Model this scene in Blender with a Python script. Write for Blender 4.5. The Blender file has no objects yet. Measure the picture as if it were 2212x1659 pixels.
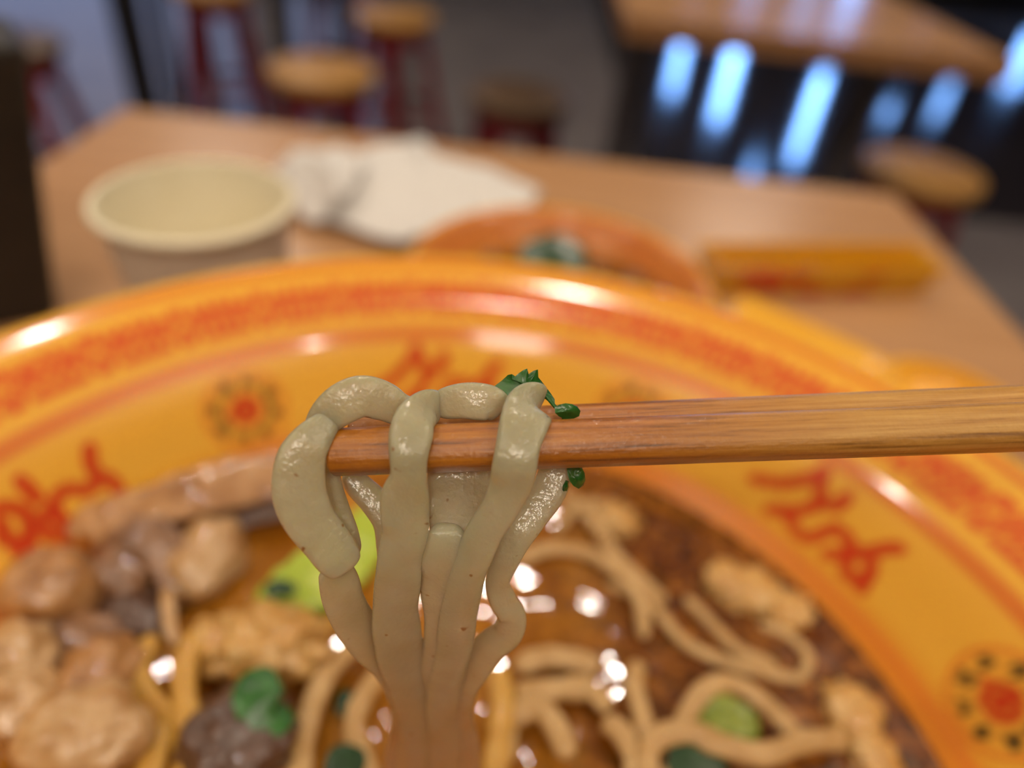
import bpy, bmesh, math, random
import numpy as np
from mathutils import Vector, Matrix
from mathutils import noise as mnoise

random.seed(7)
SC = bpy.context.scene
COL = SC.collection
R = math.radians

# ------------------------------------------------------------------ camera
F_PX = 1524.68
CAM_POS = Vector((0.0, 0.0, 0.95))
PITCH, ROLL, YAW = 0.67216, 0.12179, -0.025588
cp, sp = math.cos(PITCH), math.sin(PITCH)
BASE = Matrix(((1, 0, 0), (0, sp, -cp), (0, cp, sp)))            # columns: camera x, y, z axes (looking along +Y, pitched down)
CAM_ROT = Matrix.Rotation(YAW, 3, 'Z') @ BASE @ Matrix.Rotation(ROLL, 3, 'Z')
cam_data = bpy.data.cameras.new('camera')
cam = bpy.data.objects.new('camera', cam_data)
COL.objects.link(cam)
cam.matrix_world = Matrix.Translation(CAM_POS) @ CAM_ROT.to_4x4()
cam_data.sensor_fit = 'HORIZONTAL'
cam_data.sensor_width = 36.0
cam_data.lens = F_PX / 2212 * 36
cam_data.clip_start = 0.004
cam_data.clip_end = 60
cam_data.dof.use_dof = True
cam_data.dof.focus_distance = 0.0815
cam_data.dof.aperture_fstop = 6.6
SC.camera = cam

# ------------------------------------------------------------------ world, lamps, exposure
world = bpy.data.worlds.new('world')
SC.world = world
world.use_nodes = True
world.node_tree.nodes['Background'].inputs[0].default_value = (0.30, 0.45, 0.9, 1)
world.node_tree.nodes['Background'].inputs[1].default_value = 0.6
SC.view_settings.view_transform = 'Standard'
SC.view_settings.look = 'None'
SC.view_settings.gamma = 1.0
SC.view_settings.use_curve_mapping = False
SC.view_settings.exposure = 0.42
WARM = (1.0, 0.86, 0.70)


def area_lamp(name, loc, size, watts, shape='SQUARE', size_y=None, color=WARM, aim=None):
    d = bpy.data.lights.new(name, 'AREA')
    d.shape = shape
    d.size = size
    if size_y:
        d.size_y = size_y
    d.energy = watts
    d.color = color
    o = bpy.data.objects.new(name, d)
    COL.objects.link(o)
    o.location = loc
    if aim:
        o.rotation_euler = (Vector(aim) - Vector(loc)).to_track_quat('-Z', 'Y').to_euler()
    return o


area_lamp('ceiling_panel_lamp', (-0.05, -1.45, 2.66), 0.36, 10, 'RECTANGLE', 0.55)
for x, y, w, r in ((0.10, 1.24, 7, 0.075), (0.0, 0.12, 1.4, 0.03), (-1.05, 1.45, 5, 0.06), (1.25, 0.35, 4, 0.05), (-1.3, -0.3, 4, 0.05), (0.9, -1.2, 3, 0.05)):
    area_lamp('ceiling_spot_lamp', (x, y, 2.66), r, w, 'DISK')
# added fill: unseen upward lamps bouncing ambient light off the ceiling
for x, y, w in ((-1.2, -1.3, 24), (1.4, -1.0, 24), (-1.8, 1.2, 12), (1.9, 1.0, 12)):
    area_lamp('bounce_fill_lamp', (x, y, 1.95), 0.4, w, 'DISK', None, WARM, (x, y, 3.0))
area_lamp('ceiling_panel_lamp', (-1.6, 3.6, 2.66), 0.6, 14)
area_lamp('ceiling_panel_lamp', (1.4, 4.2, 2.66), 0.6, 8)


# ------------------------------------------------------------------ small helpers
def sight(px, py):
    """unit-depth direction of a point of the photograph (pixels of the 2212 x 1659 frame)"""
    return CAM_ROT @ Vector(((px - 1106) / F_PX, -(py - 829.5) / F_PX, -1.0))


def on_level(px, py, z):
    """where that line of sight meets the horizontal plane at height z"""
    d = sight(px, py)
    return CAM_POS + d * ((z - CAM_POS.z) / d.z)


def at_depth(px, py, depth):
    return CAM_POS + sight(px, py) * depth


def link(o, parent=None):
    COL.objects.link(o)
    if parent is not None:
        o.parent = parent
    return o


def tag(o, label=None, cat=None, group=None, kind=None):
    if label: o['label'] = label
    if cat: o['category'] = cat
    if group: o['group'] = group
    if kind: o['kind'] = kind
    return o


def empty(name, loc, label, cat, group=None, rz=0):
    o = bpy.data.objects.new(name, None)
    o.empty_display_size = 0.01
    link(o)
    o.location = loc
    o.rotation_euler = (0, 0, rz)
    return tag(o, label, cat, group)


class MB:
    """collects vertices and faces; build() links them as one mesh object"""
    def __init__(self):
        self.v, self.f = [], []

    def add(self, verts, faces):
        n = len(self.v)
        self.v += [tuple(p) for p in verts]
        self.f += [tuple(i + n for i in f) for f in faces]
        return self

    def box(self, c, s, rot=None):
        x, y, z = s[0] / 2, s[1] / 2, s[2] / 2
        vs = [Vector((a * x, b * y, d * z)) for a in (-1, 1) for b in (-1, 1) for d in (-1, 1)]
        if rot is not None:
            vs = [rot @ v for v in vs]
        vs = [v + Vector(c) for v in vs]
        return self.add(vs, [(0, 1, 3, 2), (4, 6, 7, 5), (0, 4, 5, 1), (2, 3, 7, 6), (0, 2, 6, 4), (1, 5, 7, 3)])

    def tube(self, a, b, r0, r1=None, n=16):
        r1 = r0 if r1 is None else r1
        a, b = Vector(a), Vector(b)
        t = (b - a).normalized()
        u = t.orthogonal().normalized()
        w = t.cross(u)
        vs = [a + (u * math.cos(2 * math.pi * k / n) + w * math.sin(2 * math.pi * k / n)) * r0 for k in range(n)]
        vs += [b + (u * math.cos(2 * math.pi * k / n) + w * math.sin(2 * math.pi * k / n)) * r1 for k in range(n)]
        fs = [(k, (k + 1) % n, n + (k + 1) % n, n + k) for k in range(n)]
        fs += [tuple(range(n - 1, -1, -1)), tuple(range(n, 2 * n))]
        return self.add(vs, fs)

    def lathe(self, prof, n=64, c=(0, 0, 0), caps=True):
        vs, fs = [], []
        m = len(prof)
        for k in range(n):
            a = 2 * math.pi * k / n
            for r, z in prof:
                vs.append((c[0] + r * math.sin(a), c[1] + r * math.cos(a), c[2] + z))
        for k in range(n):
            for i in range(m - 1):
                p, q = k * m + i, ((k + 1) % n) * m + i
                fs.append((p, p + 1, q + 1, q))
        if caps and prof[0][0] > 1e-6: fs.append(tuple(k * m for k in range(n)))
        if caps and prof[-1][0] > 1e-6: fs.append(tuple(k * m + m - 1 for k in range(n - 1, -1, -1)))
        return self.add(vs, fs)

    def build(self, name, mat, parent=None, smooth=True, bevel=0, subsurf=0, local=False):
        me = bpy.data.meshes.new(name)
        me.from_pydata(self.v, [], self.f)
        bm = bmesh.new()
        bm.from_mesh(me)
        bmesh.ops.remove_doubles(bm, verts=bm.verts, dist=1e-7)
        bmesh.ops.recalc_face_normals(bm, faces=bm.faces)
        bm.to_mesh(me)
        bm.free()
        me.materials.append(mat)
        o = bpy.data.objects.new(name, me)
        link(o, parent)
        if smooth:
            for p in me.polygons: p.use_smooth = True
        if bevel:
            m = o.modifiers.new('bevel', 'BEVEL')
            m.width = bevel; m.segments = 3; m.limit_method = 'ANGLE'; m.angle_limit = R(40)
        if smooth and not subsurf:
            try:
                me.set_sharp_from_angle(angle=R(42))
            except Exception:
                pass
        if subsurf:
            m = o.modifiers.new('subsurf', 'SUBSURF')
            m.levels = subsurf; m.render_levels = subsurf
        return o


def copy_tree(o, parent=None):
    c = o.copy()
    link(c, parent)
    for ch in list(o.children):
        copy_tree(ch, c)
    return c


# ------------------------------------------------------------------ materials
def srgb(r, g, b):
    f = lambda c: (c / 255 / 12.92) if c / 255 <= 0.04045 else ((c / 255 + 0.055) / 1.055) ** 2.4
    return (f(r), f(g), f(b), 1)


class Mat:
    def __init__(self, name, base=(0.5, 0.5, 0.5, 1), rough=0.5, **kw):
        self.m = bpy.data.materials.new(name)
        self.m.use_nodes = True
        self.nt = self.m.node_tree
        self.p = self.nt.nodes['Principled BSDF']
        self.p.inputs['Base Color'].default_value = base
        self.p.inputs['Roughness'].default_value = rough
        for k, v in kw.items():
            self.p.inputs[k.replace('_', ' ')].default_value = v
        self.co = None

    def node(self, t, **kw):
        n = self.nt.nodes.new(t)
        for k, v in kw.items():
            setattr(n, k, v)
        return n

    def ln(self, a, b):
        self.nt.links.new(a, b)

    def coords(self, scale=(1, 1, 1), kind='Object'):
        tc = self.node('ShaderNodeTexCoord')
        mp = self.node('ShaderNodeMapping')
        mp.inputs['Scale'].default_value = scale
        self.ln(tc.outputs[kind], mp.inputs['Vector'])
        return mp.outputs['Vector']

    def noise(self, scale, detail=4, stretch=(1, 1, 1), rough=0.5, dist=0.0):
        n = self.node('ShaderNodeTexNoise')
        n.inputs['Scale'].default_value = scale
        n.inputs['Detail'].default_value = detail
        n.inputs['Roughness'].default_value = rough
        n.inputs['Distortion'].default_value = dist
        self.ln(self.coords(stretch), n.inputs['Vector'])
        return n.outputs['Fac']

    def ramp(self, fac, stops):
        r = self.node('ShaderNodeValToRGB')
        e = r.color_ramp.elements
        e[0].position, e[0].color = stops[0]
        e[1].position, e[1].color = stops[-1]
        for p, c in stops[1:-1]:
            x = e.new(p); x.color = c
        self.ln(fac, r.inputs['Fac'])
        return r.outputs['Color']

    def mix(self, fac, a, b, mode='MIX'):
        n = self.node('ShaderNodeMix', data_type='RGBA', blend_type=mode)
        for s, v in ((n.inputs['Factor'], fac), (n.inputs['A'], a), (n.inputs['B'], b)):
            if hasattr(v, 'links'): self.ln(v, s)
            else:
                s.default_value = v
        return n.outputs['Result']

    def color(self, out):
        self.ln(out, self.p.inputs['Base Color'])
        return self

    def bump(self, h, strength=0.3, dist=0.001, prev=None):
        b = self.node('ShaderNodeBump')
        b.inputs['Strength'].default_value = strength
        b.inputs['Distance'].default_value = dist
        self.ln(h, b.inputs['Height'])
        if prev is not None: self.ln(prev, b.inputs['Normal'])
        self.ln(b.outputs['Normal'], self.p.inputs['Normal'])
        if 'Coat Normal' in self.p.inputs: self.ln(b.outputs['Normal'], self.p.inputs['Coat Normal'])
        return b.outputs['Normal']


def speckled(name, c0, c1, scale, rough, c2=None, bump=0.0, bdist=0.001, bscale=None, lo=0.35, hi=0.65, **kw):
    m = Mat(name, rough=rough, **kw)
    st = [(lo, c0), (hi, c1)] if c2 is None else [(lo, c0), ((lo + hi) / 2, c1), (hi, c2)]
    m.color(m.ramp(m.noise(scale), st))
    if bump: m.bump(m.noise(bscale or scale), bump, bdist)
    return m.m


def wood(name, c0, c1, stretch, scale, rough=0.4, **kw):
    m = Mat(name, rough=rough, **kw)
    n = m.noise(scale, 5, stretch, 0.6, 0.3)
    m.color(m.ramp(n, [(0.3, c0), (0.7, c1)]))
    m.bump(n, 0.05, 0.0005)
    return m.m


M = {}
M['table'] = wood('table_laminate', srgb(180, 134, 92), srgb(194, 149, 106), (1, 9, 9), 9, 0.26)
M['table_edge'] = wood('table_edge_band', srgb(150, 105, 66), srgb(168, 120, 78), (1, 9, 9), 9, 0.4)
M['black'] = speckled('black_steel', srgb(18, 17, 20), srgb(26, 25, 28), 40, 0.45)
M['dark_plastic'] = speckled('dark_brown_plastic', srgb(30, 24, 18), srgb(38, 31, 24), 60, 0.5)
M['red_wood'] = wood('dark_red_paint', srgb(112, 24, 32), srgb(132, 32, 40), (6, 6, 1), 10, 0.4)
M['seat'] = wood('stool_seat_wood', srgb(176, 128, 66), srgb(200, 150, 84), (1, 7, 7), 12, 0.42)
M['white_paper'] = speckled('napkin_paper', srgb(218, 214, 209), srgb(228, 224, 219), 300, 0.85, bump=0.2, bdist=0.0004, bscale=900)
M['cup'] = speckled('paper_cup_cream', srgb(236, 226, 196), srgb(240, 231, 204), 80, 0.55)
M['cup_outside'] = speckled('paper_cup_outside', srgb(206, 190, 170), srgb(214, 199, 180), 80, 0.5)
M['floor'] = speckled('polished_floor', srgb(120, 112, 112), srgb(134, 126, 124), 3, 0.13)
M['floor_dark'] = speckled('polished_dark_floor', srgb(44, 40, 44), srgb(54, 49, 52), 3, 0.10)
M['seat_shaded'] = wood('stool_seat_shaded_wood', srgb(88, 66, 46), srgb(104, 80, 56), (1, 7, 7), 12, 0.42)  # darker copy of the seat wood, shade painted into its colour
M['grey_paint'] = speckled('grey_leg_paint', srgb(70, 66, 70), srgb(80, 75, 78), 30, 0.4)
M['wall'] = speckled('wall_paint', srgb(92, 78, 70), srgb(104, 90, 80), 3, 0.7)
M['ceiling'] = speckled('ceiling_paint', srgb(205, 200, 192), srgb(214, 209, 200), 3, 0.8)
M['frame'] = speckled('window_frame_dark', srgb(28, 27, 30), srgb(38, 36, 38), 20, 0.4)


def glow(name, col, strength):
    m = Mat(name, (0.02, 0.02, 0.02, 1), 0.1)
    m.p.inputs['Emission Color'].default_value = col
    m.p.inputs['Emission Strength'].default_value = strength
    return m.m


# noodles: translucent, wet
def noodle_mat(name, a, b, sss=0.55, bump=0.10, rough=0.24, trans=0.0, low_shade=False):
    m = Mat(name, rough=rough)
    m.p.inputs['Subsurface Weight'].default_value = sss
    m.p.inputs['Subsurface Radius'].default_value = (1.0, 0.65, 0.30)
    m.p.inputs['Subsurface Scale'].default_value = 0.0045
    m.p.inputs['Transmission Weight'].default_value = trans
    m.p.inputs['IOR'].default_value = 1.38
    m.p.inputs['Coat Weight'].default_value = 0.5
    m.p.inputs['Coat Roughness'].default_value = 0.03
    c = m.ramp(m.noise(180, 3), [(0.3, a), (0.7, b)])
    sp_ = m.ramp(m.noise(640, 1), [(0.735, (0, 0, 0, 1)), (0.80, (1, 1, 1, 1))])
    c = m.mix(sp_, c, srgb(150, 105, 50))
    if low_shade:
        # shade and warm bounce painted into the colour, browner towards the lower ends
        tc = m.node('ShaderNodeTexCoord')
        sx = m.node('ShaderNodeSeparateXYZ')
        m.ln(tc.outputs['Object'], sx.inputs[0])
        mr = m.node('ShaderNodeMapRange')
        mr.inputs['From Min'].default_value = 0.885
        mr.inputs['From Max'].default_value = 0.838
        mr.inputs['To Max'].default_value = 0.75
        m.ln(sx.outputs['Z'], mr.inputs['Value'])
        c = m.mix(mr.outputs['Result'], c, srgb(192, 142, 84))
    m.color(c)
    b = m.bump(m.noise(420, 3), bump, 0.0006)
    m.bump(m.noise(1700, 2), bump * 2.4, 0.0003, b)
    return m.m


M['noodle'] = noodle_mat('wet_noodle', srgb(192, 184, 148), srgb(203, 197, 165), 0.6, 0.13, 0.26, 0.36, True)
M['noodle_soup'] = noodle_mat('noodle_in_broth', srgb(180, 140, 84), srgb(200, 164, 110), 0.3, 0.3)
M['noodle_yellow'] = noodle_mat('noodle_in_oil', srgb(190, 140, 56), srgb(202, 158, 74), 0.3, 0.3)


def bamboo():
    m = Mat('bamboo', rough=0.38)
    g = m.noise(1.0, 6, (40, 1300, 1300), 0.7)
    fine = m.ramp(g, [(0.34, srgb(112, 70, 22)), (0.46, srgb(180, 128, 54)), (0.70, srgb(206, 160, 84))])
    wet = m.ramp(g, [(0.34, srgb(88, 48, 6)), (0.46, srgb(158, 92, 14)), (0.70, srgb(188, 120, 30))])
    tc = m.node('ShaderNodeTexCoord')
    sx = m.node('ShaderNodeSeparateXYZ')
    m.ln(tc.outputs['Object'], sx.inputs[0])
    mr = m.node('ShaderNodeMapRange')
    mr.inputs['From Min'].default_value = 0.034
    mr.inputs['From Max'].default_value = 0.060
    m.ln(sx.outputs['X'], mr.inputs['Value'])
    m.color(m.mix(mr.outputs['Result'], wet, fine))
    rr = m.node('ShaderNodeMapRange')
    rr.inputs['To Min'].default_value = 0.6
    rr.inputs['To Max'].default_value = 0.0
    m.ln(mr.outputs['Result'], rr.inputs['Value'])
    m.ln(rr.outputs['Result'], m.p.inputs['Coat Weight'])
    m.p.inputs['Coat Roughness'].default_value = 0.04
    b = m.bump(g, 0.4, 0.0003)
    m.bump(m.noise(1500, 2), 0.32, 0.0003, b)
    return m.m


M['bamboo'] = bamboo()


def leaf_mat(name, a, b, rough=0.25):
    m = Mat(name, rough=rough)
    m.color(m.ramp(m.noise(300, 3), [(0.3, a), (0.7, b)]))
    m.p.inputs['Subsurface Weight'].default_value = 0.15
    m.p.inputs['Subsurface Scale'].default_value = 0.001
    m.bump(m.noise(900, 2), 0.2, 0.0004)
    return m.m


M['leaf'] = leaf_mat('cilantro_green', srgb(28, 78, 26), srgb(52, 112, 38))
M['leaf_dark'] = leaf_mat('dark_leaf_green', srgb(24, 52, 24), srgb(44, 78, 40))
M['bok_choy'] = leaf_mat('bok_choy_green', srgb(150, 176, 40), srgb(186, 200, 78))
M['pickle'] = leaf_mat('celery_green', srgb(112, 128, 40), srgb(150, 160, 66))


def meat(name, a, b, c=None, scale=160, bump=0.5):
    m = Mat(name, rough=0.33)
    st = [(0.30, a), (0.66, b)] if c is None else [(0.28, a), (0.48, b), (0.68, c)]
    m.color(m.ramp(m.noise(scale, 5, (1, 1, 1), 0.6), st))
    m.p.inputs['Subsurface Weight'].default_value = 0.2
    m.p.inputs['Subsurface Radius'].default_value = (1, .5, .25)
    m.p.inputs['Subsurface Scale'].default_value = 0.002
    m.p.inputs['Coat Weight'].default_value = 0.7
    m.p.inputs['Coat Roughness'].default_value = 0.05
    m.bump(m.noise(260, 3), bump, 0.0012)
    return m.m


M['meat_tan'] = meat('braised_meat_tan', srgb(126, 78, 34), srgb(168, 118, 66), srgb(192, 146, 96))
M['meat_pale'] = meat('pale_meat', srgb(164, 116, 62), srgb(192, 152, 102), srgb(208, 174, 132))
M['meat_brown'] = meat('beef_brown', srgb(92, 60, 38), srgb(134, 96, 66), srgb(160, 118, 84))
M['meat_dark'] = meat('dark_beef', srgb(66, 42, 28), srgb(98, 68, 50), None, 200, 0.9)
M['mince'] = meat('fried_mince', srgb(176, 118, 46), srgb(206, 158, 84), srgb(216, 178, 116), 240, 0.9)


def broth_mat(name='chili_broth'):
    m = Mat(name, rough=0.07)
    big = m.noise(46, 5, (1, 1, 1), 0.62, 0.4)
    base = m.ramp(big, [(0.30, srgb(92, 48, 8)), (0.44, srgb(150, 92, 20)), (0.58, srgb(182, 122, 40)), (0.72, srgb(198, 148, 76))])
    fine = m.ramp(m.noise(210, 6, (1, 1, 1), 0.65), [(0.40, srgb(34, 14, 3)), (0.50, srgb(92, 42, 10)), (0.64, srgb(156, 98, 38))])
    # chili oil and pepper flakes drift to the right-hand side of the bowl
    tc = m.node('ShaderNodeTexCoord')
    sx = m.node('ShaderNodeSeparateXYZ')
    m.ln(tc.outputs['Object'], sx.inputs[0])
    mr = m.node('ShaderNodeMapRange')
    mr.inputs['From Min'].default_value = 0.004
    mr.inputs['From Max'].default_value = 0.042
    m.ln(sx.outputs['X'], mr.inputs['Value'])
    mm = m.node('ShaderNodeMath', operation='MULTIPLY')
    m.ln(mr.outputs['Result'], mm.inputs[0])
    mm.inputs[1].default_value = 0.85
    m.color(m.mix(mm.outputs[0], base, fine))
    m.p.inputs['Coat Weight'].default_value = 0.3
    m.p.inputs['Coat Roughness'].default_value = 0.03
    m.bump(m.noise(150, 2), 0.16, 0.002)
    return m.m


M['broth'] = broth_mat()


def bowl_mat():
    m = Mat('printed_melamine', rough=0.10)
    a = m.node('ShaderNodeAttribute', attribute_name='print_color')
    m.ln(a.outputs['Color'], m.p.inputs['Base Color'])
    m.p.inputs['Subsurface Weight'].default_value = 0.0
    m.p.inputs['Specular IOR Level'].default_value = 0.5
    return m.m


M['bowl'] = bowl_mat()
YEL = np.array(srgb(241, 180, 66)[:3])
M['yellow'] = speckled('yellow_melamine', srgb(234, 172, 48), srgb(238, 178, 58), 20, 0.18)

# ------------------------------------------------------------------ the room
FX0, FX1, FY0, FY1, FH = -6.5, 6.0, -3.0, 7.2, 2.7


def struct(name, mb, mat):
    o = mb.build(name, mat, smooth=False)
    o['kind'] = 'structure'
    return o


struct('floor', MB().box(((FX0 + FX1) / 2, (FY0 + FY1) / 2, -0.05), (FX1 - FX0, FY1 - FY0, 0.1)), M['floor'])
struct('floor_dark_area', MB().box((1.96, 4.35, 0.001), (3.08, 3.9, 0.002)), M['floor_dark'])  # darker, glossier slab over this stretch of floor
struct('ceiling', MB().box(((FX0 + FX1) / 2, (FY0 + FY1) / 2, FH + 0.05), (FX1 - FX0, FY1 - FY0, 0.1)), M['ceiling'])
struct('wall_left', MB().box((FX0 - 0.05, (FY0 + FY1) / 2, FH / 2), (0.1, FY1 - FY0, FH)), M['wall'])
struct('wall_right', MB().box((FX1 + 0.05, (FY0 + FY1) / 2, FH / 2), (0.1, FY1 - FY0, FH)), M['wall'])
struct('wall_back', MB().box(((FX0 + FX1) / 2, FY0 - 0.05, FH / 2), (FX1 - FX0, 0.1, FH)), M['wall'])
struct('wall_far', MB().box(((FX0 + FX1) / 2, FY1 + 0.05, FH / 2), (FX1 - FX0, 0.1, FH)), M['frame'])
# shopfront windows, lit by blue daylight: (azimuth, half width, sill, head, brightness)
wins = [(-34.5, 0.95, 0.35, 2.3, 0.6), (-24.0, 0.50, 0.35, 2.3, 0.6), (-15, 0.40, 0.5, 2.3, 0.6),
        (10.8, 0.05, 0.35, 1.0, 12.0), (14.6, 0.06, 0.30, 1.2, 16.0), (18.2, 0.05, 1.5, 1.9, 9.0),
        (20.9, 0.05, 0.65, 1.5, 18.0), (25.8, 0.05, 0.85, 1.0, 8.0), (28.7, 0.05, 0.6, 0.95, 6), (32.0, 0.08, 0.12, 0.6, 7.0)]
for i, (az, hw, z0, z1, st) in enumerate(wins, 1):
    cx = math.tan(R(az)) * FY1
    hw = hw / math.cos(R(az)) ** 1
    zc, hh = (z0 + z1) / 2, (z1 - z0) / 2
    t = 0.03
    fr = MB()
    fr.box((cx, FY1 - 0.02, z1 + t / 2), (2 * hw + 2 * t, 0.04, t))
    fr.box((cx, FY1 - 0.02, z0 - t / 2), (2 * hw + 2 * t, 0.04, t))
    fr.box((cx - hw - t / 2, FY1 - 0.02, zc), (t, 0.04, 2 * hh))
    fr.box((cx + hw + t / 2, FY1 - 0.02, zc), (t, 0.04, 2 * hh))
    w = fr.build('window_%d' % i, M['frame'], smooth=False)
    w['kind'] = 'structure'
    MB().box((cx, FY1 - 0.008, zc), (2 * hw, 0.012, 2 * hh)).build('pane', glow('daylit_pane', (0.20, 0.44, 1.0, 1) if az > 0 else (0.42, 0.55, 1.0, 1), st), w, smooth=False)

# ------------------------------------------------------------------ tables
TOP = 0.75


def make_table(x0, x1, y0, y1, label, leg_mat='black', columns=False):
    cx, cy = (x0 + x1) / 2, (y0 + y1) / 2
    t = empty('dining_table', (cx, cy, 0), label, 'table')
    MB().box((0, 0, TOP - 0.001), (x1 - x0, y1 - y0, 0.002)).build('laminate_top', M['table'], t, smooth=False)
    MB().box((0, 0, TOP - 0.0155), (x1 - x0 - 0.0004, y1 - y0 - 0.0004, 0.027)).build('tabletop_board', M['table_edge'], t, smooth=False)
    MB().box((0, 0, TOP - 0.037), (x1 - x0 - 0.18, y1 - y0 - 0.18, 0.016)).build('under_frame', M['black'], t, smooth=False)
    if columns:
        for sx in (-1, 1):
            MB().tube((sx * 0.215, 0, 0.03), (sx * 0.215, 0, TOP - 0.045), 0.028, None, 24).build('column', M[leg_mat], t)
            MB().box((sx * 0.215, 0, 0.015), (0.07, 0.46, 0.03)).build('foot', M[leg_mat], t, smooth=False, bevel=0.004)
    else:
        for sx in (-1, 1):
            for sy in (-1, 1):
                MB().box((sx * ((x1 - x0) / 2 - 0.11), sy * ((y1 - y0) / 2 - 0.11), (TOP - 0.045) / 2), (0.045, 0.045, TOP - 0.045)).build('leg', M[leg_mat], t, smooth=False, bevel=0.003)
    return t


make_table(-0.305, 0.292, -0.27, 0.5376, 'light wood laminate table carrying the big noodle bowl and the paper cup')
make_table(0.125, 0.685, 1.10, 1.70, 'light wood laminate table standing behind on the right, over dark floor', 'grey_paint', True)
make_table(-1.45, -0.78, 2.62, 3.2, 'table standing far back on the left between red stools')


# ------------------------------------------------------------------ stools
def make_stool(label):
    s = empty('round_stool', (0, 0, 0), label, 'stool', None)
    h, r = 0.46, 0.125
    prof = [(0, h - 0.032), (r - 0.012, h - 0.032), (r - 0.002, h - 0.026), (r, h - 0.016), (r - 0.003, h - 0.005), (r - 0.012, h), (0, h)]
    MB().lathe(prof, 40).build('seat', M['seat'], s)
    MB().lathe([(0, h - 0.075), (r - 0.02, h - 0.075), (r - 0.02, h - 0.033), (0, h - 0.033)], 32).build('apron', M['red_wood'], s)
    for k in range(4):
        a = R(45 + 90 * k)
        MB().tube((math.cos(a) * 0.165, math.sin(a) * 0.165, 0), (math.cos(a) * 0.085, math.sin(a) * 0.085, h - 0.05), 0.016, 0.019, 12).build('leg', M['red_wood'], s)
    for k in range(4):
        a, b = R(45 + 90 * k), R(135 + 90 * k)
        zz = 0.16 + 0.03 * (k % 2)
        q = 0.165 - 0.08 * zz / (h - 0.05)
        MB().tube((math.cos(a) * q, math.sin(a) * q, zz), (math.cos(b) * q, math.sin(b) * q, zz), 0.010, None, 10).build('stretcher', M['red_wood'], s)
    return s


stools = [(-0.485, 1.72, 20, 1.0, 'wooden stool with dark red legs right behind the table, tan seat in plain view'),
          (-0.43, 2.36, 50, 1.0, 'wooden stool seen above and behind the nearest tan stool, cut by the top edge'),
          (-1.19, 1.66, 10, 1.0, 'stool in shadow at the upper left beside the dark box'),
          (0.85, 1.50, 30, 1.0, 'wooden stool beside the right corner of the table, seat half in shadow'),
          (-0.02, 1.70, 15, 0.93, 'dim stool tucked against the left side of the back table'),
          (-1.02, 2.45, 35, 1.0, 'dark red legged stool left of the thick black post'),
          (-0.72, 2.95, 60, 1.0, 'stool farthest back on the left, only its red legs showing')]
proto = None
for i, (x, y, rz, s, lab) in enumerate(stools):
    if proto is None:
        o = proto = make_stool(lab)
    else:
        o = copy_tree(proto)
    o.location = (x, y, 0)
    o.rotation_euler = (0, 0, R(rz))
    tag(o, lab, 'stool', 'round wooden stools with red legs')
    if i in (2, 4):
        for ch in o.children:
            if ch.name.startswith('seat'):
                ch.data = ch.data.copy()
                ch.data.materials[0] = M['seat_shaded']

# black posts in the background
def post(x, y, r, h, label):
    p = empty('black_post', (x, y, 0), label, 'post')
    MB().lathe([(0, 0), (0.07, 0), (0.072, 0.008), (0.066, 0.02), (r + 0.01, 0.03), (0, 0.03)], 32).build('base_plate', M['black'], p)
    MB().tube((0, 0, 0.025), (0, 0, h), r, None, 20).build('shaft', M['black'], p)
    return p


post(-1.0, 1.87, 0.038, 2.7, 'thick black steel post rising behind the far left table corner')
post(-0.66, 2.62, 0.03, 2.7, 'thin black steel post behind the tan stool')
# ------------------------------------------------------------------ big noodle bowl
BX, BY, BZ = 0.0, 0.0555, TOP


def smooth_profile(pts, n):
    """Catmull-Rom through (r, z) points"""
    out = []
    P = [np.array(p, float) for p in pts]
    P = [2 * P[0] - P[1]] + P + [2 * P[-1] - P[-2]]
    segs = len(P) - 3
    lens = [np.linalg.norm(P[i + 2] - P[i + 1]) for i in range(segs)]
    tot = sum(lens)
    for i in range(segs):
        k = max(2, int(round(n * lens[i] / tot)))
        for j in range(k):
            t = j / k
            a, b, c, d = P[i:i + 4]
            out.append(0.5 * ((2 * b) + (-a + c) * t + (2 * a - 5 * b + 4 * c - d) * t * t + (-a + 3 * b - 3 * c + d) * t ** 3))
    out.append(P[-2])
    return np.array(out)


def seg_dist(px, py, pts):
    d = np.full(px.shape, 1e9)
    for (x0, y0), (x1, y1) in zip(pts[:-1], pts[1:]):
        vx, vy = x1 - x0, y1 - y0
        L = vx * vx + vy * vy + 1e-12
        t = np.clip(((px - x0) * vx + (py - y0) * vy) / L, 0, 1)
        d = np.minimum(d, np.hypot(px - x0 - t * vx, py - y0 - t * vy))
    return d


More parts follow.
